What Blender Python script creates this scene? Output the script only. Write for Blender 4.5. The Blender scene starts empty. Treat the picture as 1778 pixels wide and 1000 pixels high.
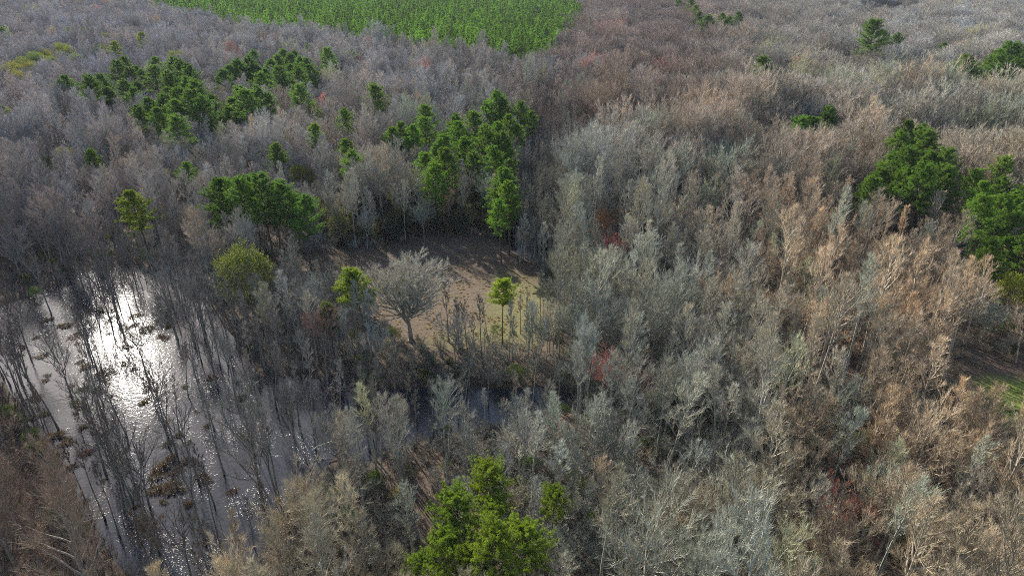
import bpy, math, random
import numpy as np
from mathutils import Vector

# ------------------------------------------------------------------ camera, sky, sun, exposure
SC = bpy.context.scene
COL = SC.collection
FPX, CX, CY = 1185.0, 889.0, 500.0          # focal length and centre, in pixels of a 1778 px wide picture
CAMZ, PITCH = 75.0, math.radians(26.3)      # drone height, tilt below the horizon

cam = bpy.data.cameras.new('camera')
cam_o = bpy.data.objects.new('camera', cam)
COL.objects.link(cam_o)
cam.sensor_width = 36.0
cam.lens = 36.0 * FPX / 1778.0
cam.clip_start, cam.clip_end = 0.5, 12000
cam_o.location = (0, 0, CAMZ)
cam_o.rotation_euler = (math.pi / 2 - PITCH, 0, 0)
SC.camera = cam_o

SUN = Vector((-0.4935, 0.745, 0.449)).normalized()
world = bpy.data.worlds.new('World')
SC.world = world
world.use_nodes = True
wn = world.node_tree
bg = wn.nodes['Background']
sky = wn.nodes.new('ShaderNodeTexSky')
sky.sky_type = 'NISHITA'
sky.sun_disc = False
sky.sun_elevation = math.asin(SUN.z)
sky.sun_rotation = math.atan2(SUN.x, SUN.y)
sky.air_density, sky.dust_density, sky.ozone_density = 1.0, 0.7, 1.0
bg.inputs['Strength'].default_value = 0.115
wn.links.new(sky.outputs[0], bg.inputs['Color'])

sl = bpy.data.lights.new('sun', 'SUN')
sl.energy = 5.0
sl.angle = math.radians(0.5)
sl.color = (1.0, 0.94, 0.85)
sun_o = bpy.data.objects.new('sun', sl)
COL.objects.link(sun_o)
sun_o.rotation_euler = SUN.to_track_quat('Z', 'Y').to_euler()
sun_o.location = (-200, 300, 300)

SC.view_settings.view_transform = 'Standard'
SC.view_settings.look = 'None'
SC.view_settings.exposure = 1.42
SC.view_settings.gamma = 1.0
SC.render.engine = 'CYCLES'
cy = SC.cycles
cy.max_bounces = 6
cy.diffuse_bounces = 3
cy.glossy_bounces = 2
cy.transmission_bounces = 3
cy.transparent_max_bounces = 8
cy.caustics_reflective = False
cy.caustics_refractive = False
cy.sample_clamp_indirect = 1.0
cy.sample_clamp_direct = 6.0
cy.use_denoising = False
cy.pixel_filter_type = 'BLACKMAN_HARRIS'
cy.filter_width = 1.0

# ------------------------------------------------------------------ geometry of the view
SP, CP = math.sin(PITCH), math.cos(PITCH)

def at(px, py, z=0.0):
    """the point at height z that stands at this pixel of the photograph"""
    x = (px - CX) / FPX
    y = (CY - py) / FPX
    d = (x, CP + y * SP, -SP + y * CP)
    t = (z - CAMZ) / d[2]
    return d[0] * t, d[1] * t

def proj(x, y, z=0.0):
    dz = z - CAMZ
    f = y * CP - dz * SP
    u = y * SP + dz * CP
    return CX + FPX * x / f, CY - FPX * u / f, f

def poly_w(pts, z=0.0):
    return np.array([at(a, b, z) for a, b in pts])

def sdist(poly, X, Y):
    """signed distance to a polygon, negative inside"""
    X = np.asarray(X, float); Y = np.asarray(Y, float)
    d2 = np.full(X.shape, 1e18); ins = np.zeros(X.shape, bool)
    n = len(poly)
    for i in range(n):
        ax, ay = poly[i]; bx, by = poly[(i + 1) % n]
        ex, ey = bx - ax, by - ay
        t = np.clip(((X - ax) * ex + (Y - ay) * ey) / (ex * ex + ey * ey + 1e-9), 0, 1)
        d2 = np.minimum(d2, (X - ax - t * ex) ** 2 + (Y - ay - t * ey) ** 2)
        c = (ay > Y) != (by > Y)
        xi = ax + (Y - ay) * ex / (ey if abs(ey) > 1e-9 else 1e-9)
        ins ^= c & (X < xi)
    return np.where(ins, -1, 1) * np.sqrt(d2)

_r = np.random.default_rng(5)
_W = [(_r.normal(size=2), _r.uniform(0, 6.28)) for _ in range(10)]
def noise2(X, Y, scale):
    """smooth noise about 0, roughly -1..1"""
    s = 0
    for k, (w, p) in enumerate(_W):
        s = s + np.sin((X * w[0] + Y * w[1]) * 2.2 / scale + p + k)
    return s / 3.4

WATER_L = poly_w([(-420, 600), (-60, 560), (0, 535), (80, 500), (150, 472), (215, 458), (290, 470), (345, 520), (395, 575),
                  (430, 640), (480, 690), (540, 720), (585, 770), (560, 830), (500, 880), (480, 960), (455, 1060), (300, 1120), (215, 960),
                  (110, 860), (50, 740), (15, 660), (-420, 680)])
WATER_S = poly_w([(440, 650), (520, 655), (620, 672), (740, 676), (860, 672), (960, 668), (1010, 690), (990, 720), (900, 728),
                  (820, 736), (760, 750), (690, 785), (640, 810), (590, 790), (520, 730)])
WATER_C = poly_w([(892, 436), (880, 412), (905, 310), (918, 235), (945, 215), (985, 225), (1030, 262), (1110, 250), (1230, 255),
                  (1240, 275), (1120, 300), (1040, 315), (990, 350), (975, 420), (958, 462), (920, 452)])
WATERS = [WATER_L, WATER_S, WATER_C]
CLEARING = poly_w([(440, 470), (500, 450), (600, 442), (700, 425), (790, 408), (880, 425), (905, 462), (968, 500), (968, 548),
                   (910, 578), (810, 590), (700, 592), (640, 568), (575, 535), (510, 515), (455, 500)])
SUNNY = poly_w([(450, 490), (520, 470), (640, 478), (720, 468), (800, 482), (890, 490), (985, 510), (985, 560), (930, 606), (740, 610), (640, 580), (560, 535)])  # sunlit part, painted lighter tan; the shaded back keeps the dark litter colour
GRASS_GREEN = poly_w([(860, 470), (960, 500), (985, 560), (930, 606), (740, 606), (730, 590), (850, 570)])
MEADOW = poly_w([(1655, 600), (1720, 625), (1860, 660), (1990, 760), (1990, 820), (1800, 770), (1715, 730), (1665, 660)])
MEADOW_GREEN = poly_w([(1690, 672), (1800, 655), (1990, 760), (1990, 820), (1800, 770), (1725, 735)])
FIELD = poly_w([(1470, 12), (1560, 16), (1600, 28), (1580, 50), (1500, 52), (1478, 36)])
TRACK = poly_w([(1640, 166), (1700, 180), (1778, 196), (1860, 214), (1860, 226), (1778, 208), (1690, 194), (1640, 178)])
PLANT = poly_w([(140, -20), (235, -4), (300, 17), (420, 40), (520, 50), (620, 62), (720, 76), (830, 92), (958, 106), (985, 75), (1012, 32),
                (1000, -25)], 14.0)

def shore(X, Y):
    d = np.full(np.shape(X), 1e9)
    for w in WATERS:
        d = np.minimum(d, sdist(w, X, Y))
    return d + 0.9 * noise2(X, Y, 9.0)

def ground_z(X, Y):
    s = np.clip(shore(X, Y) / 3.0, -1, 1)
    h = np.where(s > 0, 0.55 * s, 0.5 * s)
    return h + 0.10 * noise2(X, Y, 14.0) * np.clip(s, 0, 1)

# ------------------------------------------------------------------ materials
def new_mat(name):
    m = bpy.data.materials.new(name); m.use_nodes = True
    nt = m.node_tree
    return m, nt, nt.nodes['Principled BSDF'], nt.nodes['Material Output']

def N(nt, kind, **kw):
    n = nt.nodes.new(kind)
    for k, v in kw.items():
        setattr(n, k, v)
    return n

def ramp(nt, fac, stops):
    r = N(nt, 'ShaderNodeValToRGB')
    while len(r.color_ramp.elements) < len(stops):
        r.color_ramp.elements.new(0.5)
    for e, (p, c) in zip(r.color_ramp.elements, stops):
        e.position = p; e.color = (*c, 1) if len(c) == 3 else c
    nt.links.new(fac, r.inputs[0])
    return r.outputs[0]

def mixc(nt, fac, a, b, mode='MIX'):
    m = N(nt, 'ShaderNodeMix', data_type='RGBA', blend_type=mode)
    for sock, v in ((m.inputs[0], fac), (m.inputs[6], a), (m.inputs[7], b)):
        if hasattr(v, 'links'):
            nt.links.new(v, sock)
        elif isinstance(v, (int, float)):
            sock.default_value = v
        else:
            sock.default_value = (*v, 1)
    return m.outputs[2]

def tint_node(nt):
    a = N(nt, 'ShaderNodeAttribute', attribute_type='INSTANCER', attribute_name='tint')
    return a.outputs['Color']

def noise_tex(nt, scale, detail=3.0, coord='Object', rough=0.6):
    tc = N(nt, 'ShaderNodeTexCoord')
    n = N(nt, 'ShaderNodeTexNoise')
    n.inputs['Scale'].default_value = scale
    n.inputs['Detail'].default_value = detail
    n.inputs['Roughness'].default_value = rough
    nt.links.new(tc.outputs[coord], n.inputs['Vector'])
    return n.outputs[0]

def mat_twig(name='twig_bark', lo=.85, hi=1.6, warm=1.03):
    m, nt, p, o = new_mat(name)
    t = tint_node(nt)
    v = ramp(nt, noise_tex(nt, 1.6), [(0.3, (lo * warm, lo, lo * .97)), (0.72, (hi * warm, hi, hi * .95))])
    nt.links.new(mixc(nt, 1.0, t, v, 'MULTIPLY'), p.inputs['Base Color'])
    p.inputs['Roughness'].default_value = 0.75
    p.inputs['Specular IOR Level'].default_value = 0.15
    return m

def mat_bark(name, base, mixf):
    m, nt, p, o = new_mat(name)
    t = tint_node(nt)
    c = mixc(nt, mixf, t, base)
    v = ramp(nt, noise_tex(nt, 3.0, 5), [(0.3, (0.45, 0.44, 0.43)), (0.55, (0.95, 0.95, 0.93)), (0.75, (1.5, 1.52, 1.45))])
    nt.links.new(mixc(nt, 1.0, c, v, 'MULTIPLY'), p.inputs['Base Color'])
    p.inputs['Roughness'].default_value = 0.85
    p.inputs['Specular IOR Level'].default_value = 0.25
    return m

def mat_leaf(name, trans, scale=1.3, rough=0.5):
    m, nt, p, o = new_mat(name)
    t = tint_node(nt)
    v = ramp(nt, noise_tex(nt, scale, 3), [(0.28, (0.56, 0.6, 0.6)), (0.52, (1.0, 0.98, 1.0)), (0.75, (1.6, 1.34, 1.0))])
    c = mixc(nt, 1.0, t, v, 'MULTIPLY')
    nt.links.new(c, p.inputs['Base Color'])
    p.inputs['Roughness'].default_value = rough
    p.inputs['Specular IOR Level'].default_value = 0.2
    tr = N(nt, 'ShaderNodeBsdfTranslucent')
    nt.links.new(mixc(nt, 1.0, c, (1.25, 1.35, 0.5), 'MULTIPLY'), tr.inputs['Color'])
    mx = N(nt, 'ShaderNodeMixShader')
    mx.inputs[0].default_value = trans
    nt.links.new(p.outputs[0], mx.inputs[1]); nt.links.new(tr.outputs[0], mx.inputs[2])
    nt.links.new(mx.outputs[0], o.inputs['Surface'])
    return m

def mat_ground():
    m, nt, p, o = new_mat('forest_floor')
    def attr(n):
        return N(nt, 'ShaderNodeAttribute', attribute_type='GEOMETRY', attribute_name=n).outputs['Fac']
    big = noise_tex(nt, 0.12, 4); fine = noise_tex(nt, 1.7, 6, rough=0.7)
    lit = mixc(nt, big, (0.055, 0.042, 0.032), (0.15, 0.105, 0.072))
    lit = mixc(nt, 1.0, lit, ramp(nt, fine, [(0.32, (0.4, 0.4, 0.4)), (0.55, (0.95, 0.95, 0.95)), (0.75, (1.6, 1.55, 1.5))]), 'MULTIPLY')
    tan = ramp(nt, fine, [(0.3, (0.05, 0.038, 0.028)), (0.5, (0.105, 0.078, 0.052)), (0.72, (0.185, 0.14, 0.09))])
    grn = ramp(nt, fine, [(0.3, (0.08, 0.10, 0.02)), (0.55, (0.20, 0.23, 0.045)), (0.75, (0.30, 0.29, 0.08))])
    pat = ramp(nt, noise_tex(nt, 0.35, 5), [(0.4, (0, 0, 0)), (0.6, (1, 1, 1))])
    def masked(a):
        mm = N(nt, 'ShaderNodeMath', operation='MULTIPLY_ADD')
        nt.links.new(pat, mm.inputs[0]); mm.inputs[1].default_value = 0.35
        mm.inputs[2].default_value = 0.75
        m2 = N(nt, 'ShaderNodeMath', operation='MULTIPLY', use_clamp=True)
        nt.links.new(mm.outputs[0], m2.inputs[0]); nt.links.new(a, m2.inputs[1])
        return m2.outputs[0]
    c = mixc(nt, masked(attr('dry_or_sunlit')), lit, tan)
    c = mixc(nt, masked(attr('green_grass')), c, grn)
    c = mixc(nt, attr('mud'), c, (0.03, 0.025, 0.02))
    nt.links.new(c, p.inputs['Base Color'])
    p.inputs['Roughness'].default_value = 0.95
    p.inputs['Specular IOR Level'].default_value = 0.1
    b = N(nt, 'ShaderNodeBump')
    b.inputs['Strength'].default_value = 0.8; b.inputs['Distance'].default_value = 0.25
    nt.links.new(fine, b.inputs['Height']); nt.links.new(b.outputs[0], p.inputs['Normal'])
    return m

def mat_water():
    m, nt, p, o = new_mat('swamp_water')
    c = mixc(nt, noise_tex(nt, 0.2, 3), (0.012, 0.013, 0.018), (0.024, 0.022, 0.022))
    nt.links.new(c, p.inputs['Base Color'])
    p.inputs['Roughness'].default_value = 0.03
    p.inputs['IOR'].default_value = 1.33
    b = N(nt, 'ShaderNodeBump')
    b.inputs['Strength'].default_value = 0.7; b.inputs['Distance'].default_value = 0.04
    nt.links.new(noise_tex(nt, 1.3, 4), b.inputs['Height']); nt.links.new(b.outputs[0], p.inputs['Normal'])
    return m

def mat_weed():
    m, nt, p, o = new_mat('floating_weed')
    c = ramp(nt, noise_tex(nt, 0.8, 4), [(0.3, (0.07, 0.068, 0.05)), (0.5, (0.22, 0.215, 0.19)), (0.72, (0.48, 0.475, 0.44))])
    nt.links.new(c, p.inputs['Base Color'])
    p.inputs['Roughness'].default_value = 0.6
    p.inputs['Specular IOR Level'].default_value = 0.12
    return m

def mat_plain(name, a, b, scale, rough=0.8):
    m, nt, p, o = new_mat(name)
    nt.links.new(mixc(nt, noise_tex(nt, scale, 4), a, b), p.inputs['Base Color'])
    p.inputs['Roughness'].default_value = rough
    return m

M_TWIG = mat_twig()
M_BRANCH = mat_twig('branch_bark', .5, 1.05, 1.0)
M_BARK = mat_bark('grey_bark', (0.24, 0.225, 0.2), 0.4)
M_PBARK = mat_bark('pine_bark', (0.085, 0.06, 0.045), 0.92)
M_NEEDLE = mat_leaf('pine_needles', 0.38)
M_LEAF = mat_leaf('broad_leaves', 0.3, 0.9, 0.7)
M_TUSS = mat_leaf('marsh_blades', 0.2, 1.5, 0.6)
M_LOG = mat_plain('bleached_wood', (0.25, 0.22, 0.18), (0.5, 0.47, 0.4), 3.0)

# ------------------------------------------------------------------ mesh helpers
class Geo:
    def __init__(s):
        s.v, s.f, s.n, s.mats, s.cur = [], [], 0, [], 0
    def add(s, v, f):
        v = np.asarray(v, float)
        s.v.append(v); f = (np.asarray(f) + s.n).tolist()
        s.f.extend(f); s.n += len(v); s.mats.extend([s.cur] * len(f))
    def tube(s, P, R, k):
        P = np.asarray(P, float); n = len(P)
        T = np.gradient(P, axis=0)
        T /= np.linalg.norm(T, axis=1, keepdims=True) + 1e-9
        a = np.array([0, 0, 1.0]) if abs(T[0][2]) < 0.8 else np.array([1.0, 0, 0])
        U = np.cross(T, a); U /= np.linalg.norm(U, axis=1, keepdims=True) + 1e-9
        W = np.cross(T, U)
        th = np.arange(k) * 2 * math.pi / k
        ring = U[:, None] * np.cos(th)[None, :, None] + W[:, None] * np.sin(th)[None, :, None]
        v = (P[:, None] + ring * np.asarray(R, float)[:, None, None]).reshape(-1, 3)
        f = [(i * k + j, i * k + (j + 1) % k, (i + 1) * k + (j + 1) % k, (i + 1) * k + j) for i in range(n - 1) for j in range(k)]
        s.add(v, f)
    def spikes(s, S, D, W, rng):
        """thin three-sided twigs that run from S along D to a point"""
        S = np.asarray(S, float); D = np.asarray(D, float); n = len(S)
        A = rng.normal(size=(n, 3)); U = np.cross(D, A); U /= np.linalg.norm(U, axis=1, keepdims=True) + 1e-9
        V = np.cross(D, U); V /= np.linalg.norm(V, axis=1, keepdims=True) + 1e-9
        W = np.asarray(W, float).reshape(-1, 1) / 2
        v = np.empty((n, 4, 3))
        for j in range(3):
            t = j * 2.0944
            v[:, j] = S + W * (U * math.cos(t) + V * math.sin(t))
        v[:, 3] = S + D
        b = np.arange(n)[:, None] * 4
        f = np.concatenate([b + np.array([[0, 1, 3]]), b + np.array([[1, 2, 3]]), b + np.array([[2, 0, 3]])])
        s.add(v.reshape(-1, 3), f)
    def blades(s, S, D, W, rng):
        """leaf blades: kite-shaped, folded along the midrib"""
        S = np.asarray(S, float); D = np.asarray(D, float); n = len(S)
        A = rng.normal(size=(n, 3)); U = np.cross(D, A); U /= np.linalg.norm(U, axis=1, keepdims=True) + 1e-9
        V = np.cross(D, U); V /= np.linalg.norm(V, axis=1, keepdims=True) + 1e-9
        W = np.asarray(W, float).reshape(-1, 1) / 2
        v = np.empty((n, 4, 3))
        v[:, 0] = S; v[:, 1] = S + D * 0.55 + U * W + V * W * 0.5
        v[:, 2] = S + D; v[:, 3] = S + D * 0.55 - U * W + V * W * 0.5
        b = np.arange(n)[:, None] * 4
        f = np.concatenate([b + np.array([[0, 1, 2]]), b + np.array([[0, 2, 3]])])
        s.add(v.reshape(-1, 3), f)
    def mesh(s, name, mat):
        me = bpy.data.meshes.new(name)
        me.from_pydata(np.concatenate(s.v).tolist(), [], s.f)
        for mm in (mat if isinstance(mat, tuple) else (mat,)):
            me.materials.append(mm)
        if isinstance(mat, tuple):
            me.polygons.foreach_set('material_index', np.array(s.mats, np.int32))
        me.update()
        return me

def unit(v):
    return v / (np.linalg.norm(v) + 1e-9)

def limb(rng, p, d, L, n, up, wob):
    P = [p]; d = unit(d)
    for i in range(n):
        d = unit(d + np.array([0, 0, up / n]) + rng.normal(size=3) * wob)
        p = p + d * L / n
        P.append(p)
    return np.array(P)

def along(P, t):
    x = t * (len(P) - 1); i = min(int(x), len(P) - 2); f = x - i
    return P[i] * (1 - f) + P[i + 1] * f, unit(P[i + 1] - P[i])

def side_dir(rng, d, ang, az=None):
    a = rng.normal(size=3) if az is None else az
    s = unit(a - d * np.dot(a, d))
    return unit(d * math.cos(ang) + s * math.sin(ang))

# ------------------------------------------------------------------ prototypes: (trunk mesh, crown mesh)
def bare_tree_mesh(seed, H, W, base, n1, n2, n3, leaders=0, ang=45, up=0.5, tw=0.036, twl=0.75, leaf=0, r0=None, dome=0.0):
    """leafless tree: trunk with limbs, crown of branches and twigs"""
    rng = np.random.default_rng(seed)
    gt, gc = Geo(), Geo()
    S, D = [], []
    r0 = r0 or 0.011 * H
    th = H * (base + 0.12) if leaders else H * 0.97
    P = limb(rng, np.zeros(3), np.array([rng.normal() * .04, rng.normal() * .04, 1.0]), th, 8, 0.35, 0.022)
    R = r0 * (1 - np.linspace(0, 1, 9) * (0.45 if leaders else 0.93)) ** 0.9
    R[0] *= 1.45
    gt.tube(P, R, 7)
    axes = []
    if leaders:
        a0 = rng.uniform(0, 6.28)
        for i in range(leaders):
            a = a0 + i * 6.283 / leaders + rng.normal() * .25
            tilt = rng.uniform(.22, .55) if i else .1
            p, d = along(P, 1.0 if i < 3 else rng.uniform(.75, .98))
            L = (H - th) * rng.uniform(.85, 1.0)
            Q = limb(rng, p, np.array([math.cos(a) * math.sin(tilt), math.sin(a) * math.sin(tilt), math.cos(tilt)]), L, 6, 0.25, 0.07)
            rr = R[-1] * .72
            gt.tube(Q, rr * (1 - np.linspace(0, .92, 7)), 6)
            axes.append((Q, rr, .12, max(4, int(n1 / leaders)), L * .62))
    else:
        axes.append((P, r0, base, n1, W * .5))
    ga = rng.uniform(0, 6.28)
    def twigs(Q, cnt, l, bias):
        for _ in range(cnt):
            t = rng.uniform(.3, 1.0)
            p, d = along(Q, t)
            v = unit(d * .95 + rng.normal(size=3) * .40 + np.array([0, 0, .3]))
            S.append(p); D.append(v * l * rng.uniform(.7, 1.6))
    for (Q, rr, b, cnt, L0) in axes:
        for i in range(cnt):
            s = (i + rng.uniform(0, .9)) / cnt
            t = b + (1 - b) * s
            p, d = along(Q, min(t, .995))
            ga += 2.4 + rng.normal() * .3
            prof = (0.55 + 1.5 * s * (1 - s) * 1.2) * (1 - .55 * s ** 2.5)
            if dome:
                prof = math.sqrt(max(0.05, 1 - (s * .93) ** 2)) * (.7 + .3 * rng.random())
            L = L0 * prof * rng.uniform(.7, 1.2)
            az = np.array([math.cos(ga), math.sin(ga), 0.0])
            a = math.radians(ang) * (1.12 - .45 * s) * rng.uniform(.8, 1.15)
            B = limb(rng, p, side_dir(rng, d, a, az), L, 4, up, 0.10)
            br = max(0.028, rr * (1 - t) * .5 + .022 + L * .010)
            gt.tube(B, br * np.array([1, .8, .6, .42, .22]), 4)
            m2 = max(2, int(n2 * (.5 + .5 * L / L0)))
            for j in range(m2):
                tt = .34 + .66 * (j + rng.random()) / m2
                p2, d2 = along(B, min(tt, .999))
                L2 = max(.45, L * .48 * (1.15 - .55 * tt)) * rng.uniform(.7, 1.25)
                C = limb(rng, p2, side_dir(rng, d2, math.radians(rng.uniform(20, 42))), L2, 2, up * .7, 0.10)
                gc.tube(C, np.array([.026, .018, .009]) * (1 + L2 * .35), 3)
                twigs(C, n3, twl * min(1.2, .55 + .3 * L2), 0)
            twigs(B, int(n3 * .7), twl, 0)
        twigs(Q[len(Q) // 2:], n3 * 2, twl, 0)
    S, D = np.array(S), np.array(D)
    gc.cur = 1
    gc.spikes(S, D, tw * rng.uniform(.7, 1.3, len(S)), rng)
    me = gt.mesh('trunk', M_BARK), gc.mesh('crown', (M_BRANCH, M_TWIG))
    if leaf:
        k = rng.integers(0, len(S), leaf)
        gl = Geo()
        dd = rng.normal(size=(leaf, 3)); dd /= np.linalg.norm(dd, axis=1, keepdims=True)
        gl.blades(S[k] + D[k] * rng.uniform(.4, 1, (leaf, 1)), dd * rng.uniform(.10, .22, (leaf, 1)), rng.uniform(.08, .15, leaf), rng)
        return me + (gl.mesh('leaves', M_LEAF),)
    return me

def pine_mesh(seed, H, W, base, whorls, per, ncl, nn, conic=0.0, nl=0.42, nw=0.062):
    rng = np.random.default_rng(seed)
    gt, gc = Geo(), Geo()
    P = limb(rng, np.zeros(3), np.array([rng.normal() * .03, rng.normal() * .03, 1.0]), H * .95, 8, .3, .015)
    r0 = .0115 * H
    R = r0 * (1 - np.linspace(0, .9, 9)); R[0] *= 1.3
    gt.tube(P, R, 7)
    S, D = [], []
    lobe = rng.uniform(0, 6.28, 3)
    for i in range(whorls):
        s = (i + rng.random() * .7) / whorls
        t = base + (1 - base) * s
        p, d = along(P, min(t, .999))
        a0 = rng.uniform(0, 6.28)
        for j in range(per):
            if rng.random() < (.22 if s < .5 else .08):
                continue
            a = a0 + j * 6.283 / per + rng.normal() * .3
            prof = (.66 + .34 * math.sin(min(1, s / .35) * 1.57)) * (1 - .74 * (max(0, s - .42) / .58) ** 1.5) if not conic else (1 - .85 * s ** 1.5)
            prof *= 1 + .28 * math.sin(a * 2 + lobe[0]) * (1 - s)
            L = W * .5 * prof * rng.uniform(.62, 1.2)
            el = (-.12 + .95 * s) + rng.normal() * .12
            B = limb(rng, p, np.array([math.cos(a) * math.cos(el), math.sin(a) * math.cos(el), math.sin(el)]), L, 3, .35, .07)
            gt.tube(B, max(.025, .02 * L) * np.array([1, .75, .5, .25]), 4)
            n = max(2, int(ncl * (.35 + .65 * prof)))
            for q in range(n):
                tt = .38 + .62 * (q + rng.random()) / n
                c, dd = along(B, min(tt, .999))
                c = c + rng.normal(size=3) * np.array([.16, .16, .09]) * (.6 + L * .32)
                v = rng.normal(size=(nn, 3)) + dd * .6 + np.array([0, 0, .55])
                v /= np.linalg.norm(v, axis=1, keepdims=True)
                S.append(np.repeat(c[None], nn, 0) + v * .03); D.append(v * nl * rng.uniform(.6, 1.2, (nn, 1)))
    S = np.concatenate(S); D = np.concatenate(D)
    gc.blades(S, D, nw * rng.uniform(.7, 1.4, len(S)), rng)
    return gt.mesh('trunk', M_PBARK), gc.mesh('crown', M_NEEDLE)

def leafy_mesh(seed, H, W, trunk_h, nclump, nleaf, ls, mat=None):
    """domed broadleaf evergreen: leaf sprays over a lumpy crown, on a short forked trunk"""
    rng = np.random.default_rng(seed)
    gt, gc = Geo(), Geo()
    cz = (H + trunk_h) / 2; rz = (H - trunk_h) / 2
    S, D = [], []
    lumps = rng.normal(size=(9, 3)); lumps /= np.linalg.norm(lumps, axis=1, keepdims=True)
    P = limb(rng, np.zeros(3), np.array([0, 0, 1.0]), max(trunk_h, .3) + rz * .6, 4, .2, .06)
    gt.tube(P, .02 * H * np.array([1.3, .9, .75, .6, .4]), 6)
    for i in range(nclump):
        u = rng.normal(size=3); u /= np.linalg.norm(u)
        if u[2] < -.5: u[2] *= -1
        bump = .72 + .4 * np.max(lumps @ u) ** 3
        rad = bump * rng.uniform(.55, 1.02)
        c = np.array([u[0] * W / 2 * rad, u[1] * W / 2 * rad, cz + u[2] * rz * rad])
        if i % 9 == 0:
            Q = limb(rng, along(P, rng.uniform(.4, 1))[0], c - P[-1] * .6, np.linalg.norm(c - P[-1]) * .8, 3, .1, .08)
            gt.tube(Q, .006 * H * np.array([1, .7, .5, .25]), 4)
        v = rng.normal(size=(nleaf, 3)) + u * .8 + np.array([0, 0, .3])
        v /= np.linalg.norm(v, axis=1, keepdims=True)
        S.append(c[None] + rng.normal(size=(nleaf, 3)) * ls * .9); D.append(v * ls * rng.uniform(.6, 1.3, (nleaf, 1)))
    S = np.concatenate(S); D = np.concatenate(D)
    gc.blades(S, D, ls * .45 * rng.uniform(.6, 1.4, len(S)), rng)
    return gt.mesh('trunk', M_BARK), gc.mesh('crown', mat or M_LEAF)

def bush_mesh(seed, H, W, stems, tw=.03):
    """twiggy leafless bush of several stems"""
    rng = np.random.default_rng(seed)
    g = Geo(); S, D = [], []
    for i in range(stems):
        a = rng.uniform(0, 6.28); tilt = rng.uniform(.1, .75)
        p = np.array([math.cos(a), math.sin(a), 0]) * rng.uniform(0, .25) * W
        B = limb(rng, p, np.array([math.cos(a) * math.sin(tilt), math.sin(a) * math.sin(tilt), math.cos(tilt)]), H * rng.uniform(.6, 1.05), 4, .2, .12)
        g.tube(B, .012 * H * np.array([1, .8, .6, .4, .2]), 4)
        for j in range(9):
            p2, d2 = along(B, rng.uniform(.2, .99))
            C = limb(rng, p2, side_dir(rng, d2, rng.uniform(.4, 1.0)), H * rng.uniform(.15, .35), 2, .25, .12)
            g.tube(C, np.array([.02, .014, .008]), 3)
            for _ in range(9):
                q, d3 = along(C, rng.uniform(.1, 1))
                v = unit(d3 * .6 + rng.normal(size=3) * .6 + np.array([0, 0, .3]))
                S.append(q); D.append(v * rng.uniform(.3, .8))
    S, D = np.array(S), np.array(D)
    g.cur = 1
    g.spikes(S, D, tw * rng.uniform(.7, 1.3, len(S)), rng)
    return g.mesh('undergrowth', (M_BRANCH, M_TWIG))

def tussock_mesh(seed, n):
    rng = np.random.default_rng(seed)
    g = Geo()
    a = rng.uniform(0, 6.28, n); r = np.sqrt(rng.random(n)) * (0.62 + .2 * np.sin(a * 3 + seed) + .12 * np.sin(a * 5))
    S = np.stack([np.cos(a) * r, np.sin(a) * r, .35 * (1 - r) * rng.random(n)], 1)
    D = np.stack([np.cos(a) * (.15 + r * .6), np.sin(a) * (.15 + r * .6), np.full(n, .75)], 1) + rng.normal(size=(n, 3)) * .28
    D /= np.linalg.norm(D, axis=1, keepdims=True)
    g.blades(S, D * rng.uniform(.3, .75, (n, 1)), rng.uniform(.03, .07, n), rng)
    return g.mesh('marsh_tussock', M_TUSS)

NARROW = [bare_tree_mesh(100 + i, H, W, b, n1, 7, 17, ang=an, up=.55, tw=.025, twl=.85, r0=.012 * H) for i, (H, W, b, n1, an) in enumerate(
    [(19, 7.6, .46, 21, 40), (21, 6.6, .54, 19, 36), (18, 8.2, .42, 21, 44), (17, 6.4, .48, 19, 38), (22, 8.4, .5, 22, 40), (15.5, 7.2, .4, 19, 44)])]
BROAD = [bare_tree_mesh(200 + i, H, 0, b, int(n1 * 1.3), 8, 16, leaders=ld, ang=44, up=.42, dome=1, tw=.025, twl=.85, r0=.0145 * H) for i, (H, b, n1, ld) in enumerate(
    [(18, .26, 40, 5), (17, .22, 44, 6), (19, .3, 42, 5), (16, .2, 40, 5)])]
POLES = [bare_tree_mesh(300 + i, H, W, b, n1, 5, 11, ang=44, up=.6, r0=.15) for i, (H, W, b, n1) in enumerate(
    [(15, 3.0, .55, 13), (16, 2.6, .6, 12), (13.5, 3.2, .5, 12), (17, 2.8, .62, 13)])]
FORKED = [bare_tree_mesh(350 + i, H, 0, b, 20, 4, 8, leaders=ld, ang=38, up=.4, r0=.2) for i, (H, b, ld) in enumerate(
    [(15, .3, 3), (14, .2, 4), (16, .4, 3)])]
OAK = bare_tree_mesh(401, 19.5, 0, .17, 135, 10, 20, leaders=9, ang=46, up=.3, tw=.042, r0=.5, dome=1)
BUDDING = [bare_tree_mesh(450 + i, 17, 5.6, .3, 26, 6, 8, ang=46, up=.6, leaf=3600) for i in range(2)]
PINES = [pine_mesh(500 + i, H, W, b, wh + 2, 6, 21, 21, nl=.42, nw=.062) for i, (H, W, b, wh) in enumerate(
    [(23, 9.2, .50, 14), (22, 8.6, .46, 15), (24, 10, .53, 14), (21, 9.0, .44, 14), (20, 8.0, .42, 15)])]
ROUND_PINES = [pine_mesh(540 + i, 19, W, b, 12, 7, 20, 21, nl=.42, nw=.062) for i, (W, b) in enumerate([(7.4, .66), (7.4, .6), (6.2, .5)])]
BOT_PINES = [pine_mesh(545 + i, 20, W, b, 13, 7, 20, 20, nl=.4, nw=.058) for i, (W, b) in enumerate([(10.4, .58), (9.6, .62), (11, .55)])]
YOUNG = [pine_mesh(550 + i, 16, 8.6, .25, 13, 6, 7, 12, conic=1, nl=.5, nw=.11) for i in range(3)]
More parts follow.
